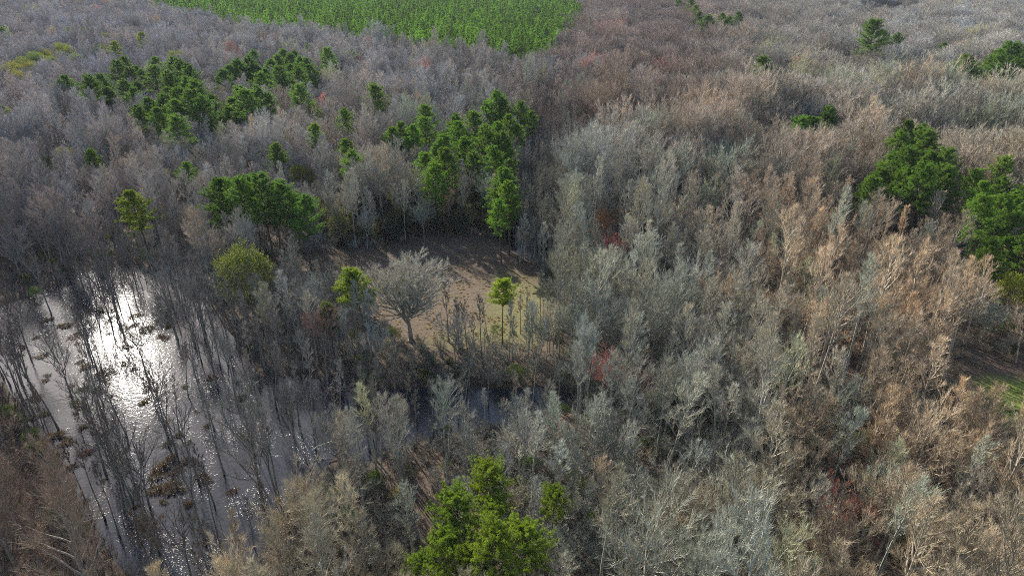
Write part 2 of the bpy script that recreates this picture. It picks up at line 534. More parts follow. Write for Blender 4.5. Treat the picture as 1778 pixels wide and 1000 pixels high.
LEAFY = [leafy_mesh(600 + i, H, W, t, 420, 16, .28) for i, (H, W, t) in enumerate([(12, 9, 1.5), (11, 8, 2.2), (10, 7, 1.0)])]
SHRUB = [leafy_mesh(650 + i, H, W, .2, 110, 14, .2) for i, (H, W) in enumerate([(3.2, 3.4), (2.6, 3.0), (4.2, 3.2)])]
BUSH = [bush_mesh(700 + i, H, W, 11) for i, (H, W) in enumerate([(3.6, 3), (3, 3), (4.4, 3), (2.6, 3)])]
TUSSOCK = [tussock_mesh(750 + i, 260) for i in range(4)]

# ------------------------------------------------------------------ things
def empty(name, x, y, z, rz, s, sz=None, lean=(0, 0)):
    o = bpy.data.objects.new(name, None)
    o.empty_display_size = 1
    COL.objects.link(o)
    o.location = (x, y, z)
    o.rotation_euler = (lean[0], lean[1], rz)
    o.scale = (s, s, sz or s)
    return o

PART = {}
def tree(name, cat, protos, k, x, y, tint, rz=0.0, s=1.0, sz=None, lean=(0, 0), z=None, group=None, label=None):
    """a tree: an Empty at its foot, with its trunk and its crown as parts; later trees copy the parts of the first"""
    z = float(ground_z(np.array([x]), np.array([y]))[0]) - .05 if z is None else z
    root = empty(name, x, y, z, rz, s, sz, lean)
    root['category'] = cat
    if group: root['group'] = group
    if label: root['label'] = label
    pk = id(protos[k])
    kinds = ('trunk', 'crown', 'leaves')
    if pk not in PART:
        PART[pk] = []
        for nm, me in zip(kinds, protos[k]):
            o = bpy.data.objects.new(nm, me)
            PART[pk].append(o)
            COL.objects.link(o); o.parent = root; o['tint'] = tint if nm != 'leaves' else LEAFTINT
    else:
        for src in PART[pk]:
            o = src.copy()
            COL.objects.link(o); o.parent = root
            o['tint'] = tint if src.data.name.split('.')[0] != 'leaves' else LEAFTINT
    return root
LEAFTINT = (0.16, 0.17, 0.035)

def structure(o, label, cat, kind='structure'):
    o['kind'] = kind; o['label'] = label; o['category'] = cat

# ---- ground
def ground():
    def lines(lo, hi, st, far):
        a = list(np.arange(lo, hi + .1, st))
        return np.array(sorted(set([-f for f in far] + a + list(far)))) if lo < 0 else np.array(a + [f for f in far if f > hi] )
    xs = np.concatenate([[-2400, -1500, -900, -600, -400], np.arange(-300, 301, 2.4), [400, 600, 900, 1500, 2400]])
    ys = np.concatenate([[-300, -100, -20], np.arange(20, 460, 2.4), np.arange(470, 1400, 14), [1700, 2400]])
    X, Y = np.meshgrid(xs, ys)
    Z = ground_z(X, Y)
    nx, ny = len(xs), len(ys)
    v = np.stack([X.ravel(), Y.ravel(), Z.ravel()], 1)
    i = (np.arange(ny - 1)[:, None] * nx + np.arange(nx - 1)[None]).ravel()
    f = np.stack([i, i + 1, i + nx + 1, i + nx], 1)
    me = bpy.data.meshes.new('ground')
    me.from_pydata(v.tolist(), [], f.tolist())
    me.polygons.foreach_set('use_smooth', np.ones(len(f), bool))
    x, y = X.ravel(), Y.ravel()
    def put(name, val):
        a = me.attributes.new(name, 'FLOAT', 'POINT'); a.data.foreach_set('value', np.clip(val, 0, 1).astype(np.float32))
    nz = noise2(x, y, 8) * 1.5
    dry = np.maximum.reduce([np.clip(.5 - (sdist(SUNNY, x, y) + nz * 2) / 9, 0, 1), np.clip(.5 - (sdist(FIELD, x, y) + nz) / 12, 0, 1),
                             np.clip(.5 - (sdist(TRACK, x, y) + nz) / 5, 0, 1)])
    grn = np.maximum(np.clip(.5 - (sdist(GRASS_GREEN, x, y) + nz) / 5, 0, 1) * .28, np.clip(.5 - (sdist(MEADOW_GREEN, x, y) + nz) / 5, 0, 1))
    put('dry_or_sunlit', dry); put('green_grass', grn)
    put('mud', np.clip(1 - (shore(x, y) + 1) / 3.5, 0, .8))
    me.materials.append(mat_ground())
    o = bpy.data.objects.new('ground', me); COL.objects.link(o)
    structure(o, 'brown leaf-littered forest floor with a tan grassy clearing', 'ground')
    w = bpy.data.meshes.new('water')
    w.from_pydata([(-420, 20, 0), (420, 20, 0), (420, 520, 0), (-420, 520, 0)], [], [(0, 1, 2, 3)])
    w.materials.append(mat_water())
    o = bpy.data.objects.new('water', w); COL.objects.link(o)
    structure(o, 'dark flooded swamp water glittering with low sun', 'water')
ground()

# ---- colour of the bare crowns over the woods (bark and buds of the kinds that grow there, plus painted haze)
ANCH = [((150, 300), (.215, .19, .20)), ((60, 420), (.16, .125, .13)), ((130, 120), (.215, .195, .22)), ((600, 80), (.22, .205, .225)), ((450, 250), (.235, .205, .20)),
        ((1050, 50), (.215, .165, .16)), ((1100, 120), (.22, .165, .155)), ((850, 120), (.225, .205, .21)), ((1150, 230), (.285, .22, .19)), ((1050, 330), (.245, .235, .215)),
        ((1100, 450), (.255, .255, .225)), ((1300, 330), (.31, .24, .20)), ((1450, 420), (.34, .26, .195)), ((1400, 130), (.245, .22, .205)),
        ((1600, 60), (.26, .245, .25)), ((1700, 250), (.28, .24, .205)), ((1560, 560), (.36, .265, .19)), ((1600, 750), (.36, .265, .185)),
        ((1250, 600), (.26, .245, .215)), ((1080, 730), (.25, .25, .225)), ((1200, 900), (.245, .24, .205)), ((1550, 920), (.29, .235, .175)),
        ((800, 750), (.26, .245, .23)), ((600, 900), (.28, .25, .20)), ((700, 620), (.20, .18, .155)), ((420, 620), (.225, .195, .19)),
        ((40, 850), (.175, .125, .105)), ((300, 780), (.165, .145, .135)), ((620, 420), (.24, .225, .20)), ((280, 430), (.22, .195, .19))]
AP = np.array([a for a, _ in ANCH], float); AC = np.array([c for _, c in ANCH])
def crown_tint(x, y, rng):
    u, v, f = proj(x, y, 14.0)
    w = np.exp(-((u[:, None] - AP[:, 0]) ** 2 + ((v[:, None] - AP[:, 1]) * 1.6) ** 2) / (2 * 110.0 ** 2)) + 1e-12
    c = (w @ AC) / w.sum(1, keepdims=True)
    n = len(x)
    c = c * .85 + c.mean(1, keepdims=True) * np.array([1.03, 1.0, .95]) * .15
    lum = 1.1 + .25 * np.clip((450 - v) / 200, 0, 1) * np.clip((1000 - u) / 300, 0, 1) + .14 * noise2(x, y, 22.0) + rng.normal(size=n) * .22  # crowns at upper left lightened in colour, standing in for haze
    warm = rng.normal(size=n) * .035 + .03 * noise2(y, x, 30.0)
    c = c * np.clip(lum, .65, 1.7)[:, None] * np.stack([1 + warm, np.ones(n), 1 - warm * 1.2], 1)
    k = rng.random(n)
    L = c.mean(1, keepdims=True)
    right = (u > 700) & (v > 150)
    c = np.where(((k < .10) & right)[:, None], np.minimum(L, .26) * np.array([1.04, 1.09, .95]) * 1.08, c)        # lichen-grey
    c = np.where(((k > .945) & (k < .965))[:, None], L * np.array([1.08, 1.06, .75]), c)           # olive buds
    c = np.where(((k > .965) & (k < .985))[:, None], L * np.array([1.22, .98, .75]), c)           # rusty buds
    c = np.where(((k > .993) & (v < 330))[:, None], L * np.array([1.4, .8, .74]), c)                           # red buds
    return c * np.array([1.0, 1.0, .90])

# ---- trees one can point at, from the photograph: crown centre, crown width (pixels), height (metres)
rnd = random.Random(3)
PINEXY = []
TARGETS = []    # what must stay in sight: centre, half width and half height in pixels, distance
def target(px, py, rw, rh, x, y, z):
    f = proj(x, y, z)[2]
    TARGETS.append((px, py, rw * FPX / f, rh * FPX / f, f))

PLACED = []     # x, y, crown radius of placed trees
def by_crown(px, py, H, frac):
    x, y = at(px, py, H * frac)
    return x, y

PINE_SETS = {
 'bottom': ('bright green pine in the clump at the bottom edge', [(850, 838, 1.0), (800, 900, 1.05), (872, 905, .85), (772, 958, .95), (850, 965, 1.15), (920, 952, 1.0), (812, 1000, .95), (725, 995, .7), (960, 878, .75)], (.135, .185, .024)),
 'row': ('dark green pine in the tall row left of the clearing', [(374, 345, .95), (397, 338, .9), (418, 345, .95), (437, 338, .95), (458, 342, .95), (474, 356, .85), (494, 352, .9), (512, 362, .85), (527, 376, .85), (388, 372, .7)], (.075, .14, .028)),
 'wedge': ('green pine in the big wedge behind the clearing', [(678, 248, .9), (693, 240, .95), (716, 246, .95), (738, 232, .9), (742, 208, .9), (768, 262, 1.0), (776, 290, 1.05), (752, 314, .95), (742, 292, .9), (800, 240, 1.0), (808, 266, 1.0), (826, 222, .95), (838, 250, 1.0), (858, 186, 1.05), (846, 200, .95), (876, 196, .95), (902, 200, .95), (918, 210, .8), (884, 224, .9), (862, 238, 1.0), (874, 258, .95), (898, 236, .85), (856, 284, 1.0), (880, 276, .9), (876, 322, 1.0), (884, 348, .95), (868, 340, .85), (760, 276, .9), (822, 292, .8), (790, 222, .9), (870, 378, .7)], (.09, .16, .026)),
 'fargrove': ('dark green pine in the dense grove behind the swamp', [(162, 158, 1.05), (176, 152, 1.05), (192, 164, .95), (206, 128, 1.0), (214, 118, .95), (228, 138, 1.05), (240, 134, 1.0), (252, 140, 1.0), (268, 118, 1.05), (271, 138, 1.0), (306, 122, 1.1), (320, 128, 1.1), (334, 136, 1.1), (298, 150, 1.1), (316, 156, 1.1), (332, 160, 1.1), (346, 168, 1.05), (300, 176, 1.05), (318, 182, 1.05), (284, 190, 1.05), (262, 194, 1.0), (272, 214, 1.0), (304, 200, 1.05), (336, 186, 1.1), (352, 196, 1.1), (364, 188, 1.0), (250, 206, .9), (230, 176, .95), (118, 152, 1.0), (112, 160, .9), (316, 230, .95), (186, 172, .95), (218, 160, .9), (242, 160, .9)], (.075, .135, .03)),
 'fargroup': ('green pine in the long grove before the distant plantation', [(388, 142, 1.05), (402, 134, 1.05), (416, 126, 1.05), (432, 120, 1.05), (440, 104, .9), (428, 132, 1.0), (446, 130, 1.0), (468, 122, 1.05), (480, 112, 1.0), (490, 102, 1.0), (502, 110, 1.0), (512, 104, 1.0), (522, 118, 1.1), (534, 122, 1.1), (544, 132, 1.0), (524, 138, 1.0), (508, 130, 1.0), (488, 138, 1.0), (464, 140, .95), (452, 146, .9), (534, 90, .9), (570, 104, 1.05), (520, 172, 1.0), (490, 156, .9), (420, 178, 1.0), (436, 184, 1.05), (452, 178, 1.05), (462, 188, .95), (412, 192, .95), (398, 206, .9), (608, 97, .85)], (.08, .145, .032)),
 'right': ('green pine in the great dark clump near the right edge', [(1556, 262, 1.25), (1578, 242, 1.3), (1598, 262, 1.3), (1618, 276, 1.25), (1560, 292, 1.25), (1536, 300, 1.2), (1582, 300, 1.3), (1612, 300, 1.3), (1640, 300, 1.25), (1600, 330, 1.25), (1560, 326, 1.25), (1528, 326, 1.2), (1632, 328, 1.2), (1510, 338, 1.0), (1544, 346, 1.0), (1590, 246, 1.15)], (.085, .15, .024)),
 'rightedge': ('green pine in the loose clump at the right edge', [(1685, 326, 1.0), (1734, 302, 1.05), (1708, 352, 1.15), (1734, 344, 1.1), (1700, 382, 1.15), (1730, 376, 1.1), (1762, 368, 1.15), (1782, 350, 1.1), (1758, 398, 1.0), (1712, 450, .9), (1745, 445, 1.0), (1775, 442, 1.0)], (.10, .175, .024)),
 'farright': ('small dark pine far off toward the right edge', [(1178, 6, 1.0), (1196, 12, 1.0), (1206, 22, 1.0), (1214, 34, 1.0), (1222, 46, 1.05), (1234, 44, 1.0), (1252, 38, .95), (1266, 42, .95), (1284, 34, .95), (1218, 62, .9), (1260, 48, .9), (1516, 66, 1.3), (1526, 74, .9), (1554, 78, .9), (1324, 128, 1.15), (1334, 136, .9), (1680, 130, 1.2), (1724, 116, 1.2), (1744, 114, 1.25), (1762, 118, 1.25), (1780, 120, 1.2), (1668, 138, .9), (1634, 90, .8)], (.08, .14, .03)),
 'mid': ('green pine in the short hedge of pines before the grey crowns', [(1382, 232, .95), (1398, 228, 1.0), (1414, 232, .95), (1440, 212, 1.05), (1432, 226, .9)], (.085, .15, .026)),
}
CLEARING_PINES = [(627, 492, 1.0, (.14, .19, .03), 'rounded green pine standing left of the big round bare tree'),
    (872, 512, .8, (.21, .27, .026), 'small lime-green pine lollipop on a bare trunk in the clearing'),
    (572, 545, .72, (.075, .135, .026), 'dark ragged pine at the lower left corner of the clearing')]
LONE_PINES = [(484, 276, .95, 'round green pine alone among grey trees above the pine row'), (543, 240, 1.0, 'broad green pine just right of the dark grove'),
    (600, 268, .9, 'green pine with a twin crown left of the big wedge'), (612, 290, .85, 'lower green pine beside the twin crown left of the wedge'),
    (654, 174, 1.05, 'tall bright pine alone behind the big wedge'), (240, 362, .9, 'tall yellow-green pine leaning over the far swamp bank'),
    (165, 284, .85, 'small round green pine far left above the swamp'), (327, 306, .75, 'small dark pine left above the pine row'),
    (720, 108, .7, 'tiny yellow-green pine in the far grey woods'), (894, 100, .75, 'tiny thin pine below the plantation corner'),
    (247, 72, .95, 'small dark pine beyond the grove, near the yellow trees'), (118, 60, .85, 'far dark pine above the yellow trees'),
    (146, 58, .85, 'far dark pine right above the yellow trees'), (200, 88, .9, 'slim dark pine right of the yellow tree row'),
    (8, 62, 1.1, 'dark pine at the far left edge'), (596, 212, .85, 'faint green pine above the twin crown'), (10, 200, .8, 'yellowish pine at the left edge beside grey trees')]

ORD = ['first', 'second', 'third', 'fourth', 'fifth', 'sixth', 'seventh', 'eighth', 'ninth', 'tenth', 'eleventh', 'twelfth', 'thirteenth', 'fourteenth', 'fifteenth',
       'sixteenth', 'seventeenth', 'eighteenth', 'nineteenth', 'twentieth'] + ['twenty-' + w for w in ('first', 'second', 'third', 'fourth', 'fifth', 'sixth', 'seventh', 'eighth', 'ninth')] + \
      ['thirtieth'] + ['thirty-' + w for w in ('first', 'second', 'third', 'fourth', 'fifth', 'sixth', 'seventh', 'eighth', 'ninth')]

SETW = {'bottom': (.66, .74), 'row': (1.02, 1.0), 'wedge': (.95, 1.0), 'fargrove': (1.08, 1.0), 'fargroup': (1.08, 1.0), 'right': (.78, .82), 'farright': (1.3, 1.25), 'rightedge': (.78, .84)}
def put_pine(px, py, s, tint, label, group, wh=(1.0, 1.0)):
    k = rnd.randrange(5)
    H = (23, 22, 24, 21, 20)[k] * s * 1.06 * wh[1]
    fr = .76
    if wh[0] == .66:
        k %= 3; H = 20 * s * wh[1]; fr = .82
    x, y = at(px, py, H * fr)
    v = rnd.uniform(.85, 1.3)
    t = tuple(c * v * rnd.uniform(.95, 1.05) for c in tint)
    tree('pine_tree', 'pine tree', BOT_PINES if wh[0] == .66 else PINES, k, x, y, t, rnd.uniform(0, 6.28), s * 1.12 * wh[0], s * 1.06 * wh[1], (rnd.gauss(0, .02), rnd.gauss(0, .02)), group=group, label=label)
    PLACED.append((x, y, 3.6 * s * wh[0]))
    target(px, py, 4.0 * s * wh[0], H * .2, x, y, H * fr)
    PINEXY.append((x, y))
    return x, y

N_PINES = 0
for key, (lab, pts, tint) in PINE_SETS.items():
    for i, (px, py, s) in enumerate(sorted(pts)):
        put_pine(px, py, s, tint, f'{lab}, {ORD[i]} from left', 'pines in ' + lab.split(' in ')[-1].split(' off ')[-1], SETW.get(key, (1.0, 1.0))); N_PINES += 1
for px, py, s, tint, lab in CLEARING_PINES:
    q = N_PINES % 3 if 'lime' not in lab else 0
    H = 19 * s
    x, y = at(px, py, H * .82)
    tree('pine_tree', 'pine tree', ROUND_PINES, {'l': 0, 'g': 1, 'd': 2}['l' if 'lime' in lab else 'g' if 'rounded' in lab else 'd'], x, y, tint, .5, s, s, label=lab, group='pines around the clearing')
    PLACED.append((x, y, 2.6 * s)); PINEXY.append((x, y)); target(px, py, 3.4 * s, 4 * s, x, y, H * .82); N_PINES += 1
for px, py, s, lab in LONE_PINES:
    put_pine(px, py, s, (.095, .16, .028) if 'yellow' not in lab else (.13, .17, .02), lab, 'lone pines among bare trees'); N_PINES += 1

# round bare tree of the clearing
ox, oy = at(714, 592, .5)
tree('round_bare_tree', 'tree', [OAK], 0, ox, oy, (.30, .28, .225), .4, 1.12, .88, label='big round-crowned bare tree with twin trunks in the middle of the clearing')
PLACED.append((ox, oy, 7)); target(714, 548, 7, 9, ox, oy, 9)

# broadleaf evergreens and budding trees
LEAFIES = [(428, 478, 1.35, (.11, .125, .034), 0, 'yellow-topped domed evergreen between swamp and clearing'),
  (524, 312, .95, (.14, .15, .04), 1, 'dull olive domed tree beside the pine row'), (640, 522, .55, (.035, .065, .025), 2, 'dark evergreen bush under the rounded clearing pine'),
  (76, 292, .8, (.11, .15, .025), 1, 'flat-topped yellow-green tree near the left edge'), (1762, 515, .95, (.21, .23, .03), 1, 'yellow-green leafy tree at the right edge above the meadow'),
  (1480, 262, .9, (.19, .20, .09), 0, 'pale olive budding tree left of the great pine clump'), (1700, 462, .8, (.13, .17, .03), 2, 'olive leafy tree below the right edge pines')]
for px, py, s, t, k, lab in LEAFIES:
    s *= 1.15
    x, y = at(px, py, (12, 11, 10)[k] * s * .6)
    target(px, py, 4 * s, 3.5 * s, x, y, 7)
    tree('leafy_tree', 'leafy tree', LEAFY, k, x, y, t, rnd.uniform(0, 6), s, label=lab, group='evergreen broadleaf trees')
    PLACED.append((x, y, 4 * s))
for i, (px, py, s) in enumerate([(12, 130, 1.1), (24, 122, 1.1), (38, 112, 1.15), (50, 118, 1.0), (66, 106, 1.15), (80, 100, 1.2), (92, 108, 1.0), (108, 92, 1.2), (122, 94, 1.2), (134, 104, 1.0), (174, 94, 1.15), (184, 66, 1.1), (30, 136, 1.0)]):
    x, y = at(px, py, 13.0); target(px, py, 6, 4, x, y, 13)
    t = (.17 * rnd.uniform(.8, 1.15), .18, .06)
    tree('leafy_tree', 'leafy tree', LEAFY, i % 3, x, y, t, rnd.uniform(0, 6), s * 1.45, label=f'yellow-green rounded tree in the far row beyond the swamp, {ORD[i]} placed from left', group='yellow-green trees in the far row')
    PLACED.append((x, y, 5))

for px, py, s, t, lab in [(540, 196, 1.0, (.12, .16, .05), 'dull green leafy crown left above the twin-crowned pine'), (576, 176, 1.0, (.13, .15, .07), 'pale greenish crown behind the twin-crowned pine'),
    (391, 212, .8, (.16, .19, .03), 'small yellow-green crown at the foot of the long grove'), (347, 266, .7, (.14, .16, .06), 'pale green small crown below the dense grove'),
    (112, 264, .7, (.21, .18, .09), 'straw-yellow small crown far left above the swamp'), (218, 284, .7, (.19, .17, .08), 'straw-yellow crown right of the small round pine'),
    (283, 306, .65, (.20, .17, .08), 'straw-yellow crown left of the small dark pine'), (306, 98, 1.1, (.17, .18, .10), 'pale yellowish feathery crown above the dense grove'),
    (98, 80, 1.0, (.11, .15, .06), 'faint green crown above the yellow tree row'), (1440, 60, 1.1, (.19, .18, .10), 'pale budding crown in the far upper right woods'),
    (1620, 72, 1.1, (.17, .18, .11), 'greenish budding crown near the far right pines'), (1570, 70, 1.0, (.16, .18, .09), 'greenish budding crown beside the layered far pine')]:
    x, y = at(px, py, 14 * s); target(px, py, 4 * s, 3 * s, x, y, 14 * s)
    tree('leafy_tree', 'leafy tree', LEAFY, rnd.randrange(3), x, y, t, rnd.uniform(0, 6), s * 1.5, label=lab, group='budding crowns in the far woods')
    PLACED.append((x, y, 4 * s))

# coloured bare trees
for px, py, s, t, k, lab in [(1049, 646, .58, (.40, .17, .14), 0, 'red-budded bare maple below the grey crowns right of the clearing'),
    (1129, 664, .5, (.42, .17, .15), 2, 'smaller red-budded maple right of the first red maple'), (1056, 382, .72, (.40, .21, .10), 3, 'orange-budded bare tree among grey crowns of the middle woods'),
    (1062, 432, .62, (.36, .15, .13), 1, 'dull pink-budded tree just below the orange one'), (556, 570, .7, (.25, .145, .115), 2, 'rusty red bare tree beside the dark ragged pine'),
    (476, 76, .9, (.46, .16, .15), 0, 'far pink-red tree below the plantation'), (1010, 110, .85, (.40, .19, .16), 1, 'far pink-brown tree at the plantation corner'),
    (1388, 82, .9, (.38, .22, .10), 0, 'far orange-brown tree in the upper right woods'), (1408, 168, .85, (.37, .23, .12), 1, 'pale orange bare tree in the upper right woods'),
    (1470, 888, .6, (.34, .15, .11), 3, 'reddish twiggy tree among tan crowns near the bottom right'), (620, 112, .85, (.36, .19, .16), 1, 'far reddish tree beside a small pine in the grey woods'),
    (184, 10, .9, (.38, .18, .17), 0, 'farthest pinkish tree at the top left')]:
    H = (18, 17, 19, 16)[k] * s
    x, y = at(px, py, H * .74); target(px, py, 3 * s, 3 * s, x, y, H * .74)
    tree('budding_tree', 'tree', BROAD, k, x, y, t, rnd.uniform(0, 6), s, label=lab)
    PLACED.append((x, y, 2.2))

# ------------------------------------------------------------------ the woods: scatter
rng = np.random.default_rng(11)
def jgrid(y0, y1, s, ang):
    R = 1600
    m = int(2 * R / s)
    g = (np.arange(m) - m / 2) * s
    X, Y = np.meshgrid(g, g)
    X = X + rng.uniform(-.46, .46, X.shape) * s; Y = Y + rng.uniform(-.46, .46, Y.shape) * s
    c, sn = math.cos(ang), math.sin(ang)
    X, Y = (X * c - Y * sn).ravel(), (X * sn + Y * c).ravel() + 700
    k = (Y > y0) & (Y < y1) & (np.abs(X) < .84 * Y + 28)
    return X[k], Y[k]
bands = [(38, 250, 4.7, .3), (250, 520, 5.2, .5), (520, 1350, 6.2, .2)]
XY = [jgrid(*b) for b in bands]
TX = np.concatenate([a for a, _ in XY]); TY = np.concatenate([b for _, b in XY])
SCB = np.concatenate([np.full(len(a), q) for (a, _), q in zip(XY, (1.0, 1.06, 1.22))])
ex, ey = jgrid(45, 420, 2.7, .77)
eL, eS, eC, eK = sdist(WATER_L, ex, ey), sdist(WATER_S, ex, ey), sdist(WATER_C, ex, ey), sdist(CLEARING, ex, ey)
eu = rng.random(len(ex))
_, ev, _ = proj(ex, ey, 0)
ek = ((eL > -9) & (eL < 4) & (eu < .24)) | ((eC < 3) & (eu < .95)) | ((eK > 0) & (eK < 14) & (ev > 520) & (eu < .85)) | ((eS > 0) & (eS < 6) & (eu < .5)) | ((eS <= 0) & (eu < .16)) | ((eL < -6) & (eu < .12))
ek &= (eK > 0)
TX = np.concatenate([TX, ex[ek]]); TY = np.concatenate([TY, ey[ek]]); SCB = np.concatenate([SCB, np.full(ek.sum(), .93)])
ex, ey = jgrid(120, 330, 1.9, .2)
ek2 = (sdist(WATER_C, ex, ey) < 1.5) & (rng.random(len(ex)) < .6)
TX = np.concatenate([TX, ex[ek2]]); TY = np.concatenate([TY, ey[ek2]]); SCB = np.concatenate([SCB, np.full(ek2.sum(), .95)])
NEX = int(ek.sum() + ek2.sum())
EXTRA = np.concatenate([np.zeros(len(TX) - NEX, bool), np.ones(NEX, bool)])
dL, dS, dC = sdist(WATER_L, TX, TY), sdist(WATER_S, TX, TY), sdist(WATER_C, TX, TY)
u = rng.random(len(TX))
keep = np.ones(len(TX), bool)
keep &= ~((dL < 1) & (proj(TX, TY, 0)[0] < 130) & (proj(TX, TY, 0)[1] < 660) & (rng.random(len(TX)) > .22))
keep &= EXTRA | ~((dL < -1) & (u > np.clip(.8 + (dL + 1) * .07, .30, .7)))
keep &= EXTRA | ~((dS < 0) & (u > .28))
keep &= EXTRA | ~((dC < 0) & (u > .85))
keep &= sdist(CLEARING, TX, TY) > -.5
keep &= sdist(MEADOW, TX, TY) > 0
keep &= sdist(FIELD, TX, TY) > 0
keep &= sdist(TRACK, TX, TY) > -1
keep &= sdist(PLANT, TX, TY) > 1
keep &= u < .82 + .3 * noise2(TX, TY, 11.0) - .16 * (TY > 300) * (TX > 0) * (noise2(TY, TX, 24.0) > .25)
for (x, y, r) in PLACED:
    keep &= (TX - x) ** 2 + (TY - y) ** 2 > (r * .8 + .7) ** 2
TX, TY, SCB, dL, dS, dC, EXTRA = (a[keep] for a in (TX, TY, SCB, dL, dS, dC, EXTRA))
n = len(TX)
wet = EXTRA | (dL < 3) | (dS < 1.5) | (dC < 1)
cl = sdist(CLEARING, TX, TY)
U, V, F = proj(TX, TY, 12.0)
TT = crown_tint(TX, TY, rng)
PXY = np.array(PINEXY)
NEARP = np.array([np.min((PXY[:, 0] - a) ** 2 + (PXY[:, 1] - b) ** 2) for a, b in zip(TX, TY)]) ** .5
u = rng.random(n)
KIND = np.where(u < np.where((U > 980) & (V < 340), .72, np.where(U > 1150, .38, .24)), 1, 0)      # 0 narrow, 1 broad, 2 pole, 3 forked
edge = (cl < 9) & (V > 480)                                               # thin trees in front of the clearing
KIND = np.where(wet | edge, np.where((u < .5) & (dL < -3), 3, 2), KIND)
LISTS = [NARROW, BROAD, POLES, FORKED]
off = np.cumsum([0] + [len(l) for l in LISTS])
ALLP = [p for l in LISTS for p in l]
VAR = off[KIND] + (rng.random(n) * np.array([len(l) for l in LISTS])[KIND]).astype(int)
SCL = SCB * np.clip(rng.normal(1.0, .17, n), .62, 1.35)
SCL = np.where(wet & (KIND >= 2), SCL * np.where((cl < 15) & (V > 470), 1.15, .92), SCL)
SCL = np.where(KIND == 1, SCL * np.where(V > 330, .76, .98), SCL)
SCL = np.where((KIND == 1) & (U > 900) & (V < 330), SCL * 1.2, SCL)
SCL = np.where(V < 330, SCL * (1 + .14 * noise2(TX, TY, 16.0)), SCL)
SCL = np.where(NEARP < 16, SCL * np.clip(.62 + .38 * NEARP / 16, .7, 1), SCL)
HZ = np.where(TY > 520, .68, np.where(TY > 300, .88, 1.0))
NTC = len(TARGETS)
for qx, qy in [(480, 470), (520, 468), (560, 478), (600, 478), (640, 465), (690, 450), (740, 450), (790, 450), (830, 445), (870, 465), (1720, 690), (1765, 725), (1740, 700), (1770, 690), (1700, 676),  (840, 500)]:
    gx, gy = at(qx, qy); target(qx, qy, 3.5, 2.0, gx, gy, 0)
NT0 = len(TARGETS)
for qx, qy in [(-40, 560), (-20, 585), (0, 610), (0, 640), (25, 575), (30, 610), (55, 600), (50, 640), (80, 620), (-30, 640), (70, 560), (110, 545), (150, 520), (190, 500), (230, 495), (270, 510), (320, 560), (360, 610), (400, 680), (450, 720), (500, 750), (530, 790), (480, 830), (440, 900), (400, 950), (330, 960), (270, 960), (190, 880), (120, 810), (80, 720), (40, 640), (620, 680), (680, 676), (740, 676), (800, 674), (860, 672), (920, 670), (960, 672)]:
    gx, gy = at(qx, qy); target(qx, qy, 4.5, 2.0, gx, gy, 0)
TOPZ = np.array([19.0, 17.5, 15.5, 15.0])[KIND]
cut = np.ones(n)
for ti, (tx, ty, rw, rh, tf) in enumerate(TARGETS):
    bu, bv, bf = proj(TX, TY, TOPZ * SCL * HZ)
    m = (bf < tf) & (np.abs(bu - tx) < rw * 1.0) & (bv < ty + rh * .3) & (bv > ty - 400 * rh / tf - 200)
    if ti >= NT0:
        m &= (dL > .5) & (dS > .5)
    elif ti >= NTC:
        m &= KIND < 2
    if not m.any():
        continue
    zz = np.full(m.sum(), 0.0)
    lo, hi = np.zeros(m.sum()), (TOPZ * SCL * HZ)[m]
    for _ in range(12):
        mid = (lo + hi) / 2
        up_ = proj(TX[m], TY[m], mid)[1] < ty + rh * .45
        hi = np.where(up_, mid, hi); lo = np.where(up_, lo, mid)
    cut[m] = np.minimum(cut[m], lo / (TOPZ * SCL * HZ)[m])
SIGHT = (cut > .42) & ((KIND < 2) | (cut > .8))
SCL = SCL * np.clip(cut, .42, 1)
# thin and swamp trees coloured darker: shade of their camera side in the tint
TT = np.where(((dL < 2) | (KIND >= 2))[:, None], TT * .62, TT)
RZ = rng.uniform(0, 6.283, n)
GZ = ground_z(TX, TY) - .08
LEAN = rng.normal(size=(n, 2)) * np.where(KIND >= 2, .035, .028)[:, None]

# the largest in the picture become trees of their own
pu, pv, pf = proj(TX, TY, 10.0)
inview = SIGHT & (pu > -20) & (pu < 1798) & (pv > -20) & (pv < 1040)
size = np.where(inview, SCL * np.array([1.0, 1.0, .8, .9])[KIND] / pf, 0)
DRY = KIND < 2
solo = np.zeros(n, bool)
o_dry = np.argsort(-np.where(DRY, size, 0))[:296]
o_wet = np.argsort(-np.where(~DRY, size, 0))[:230]
solo[o_dry] = True; solo[o_wet] = True

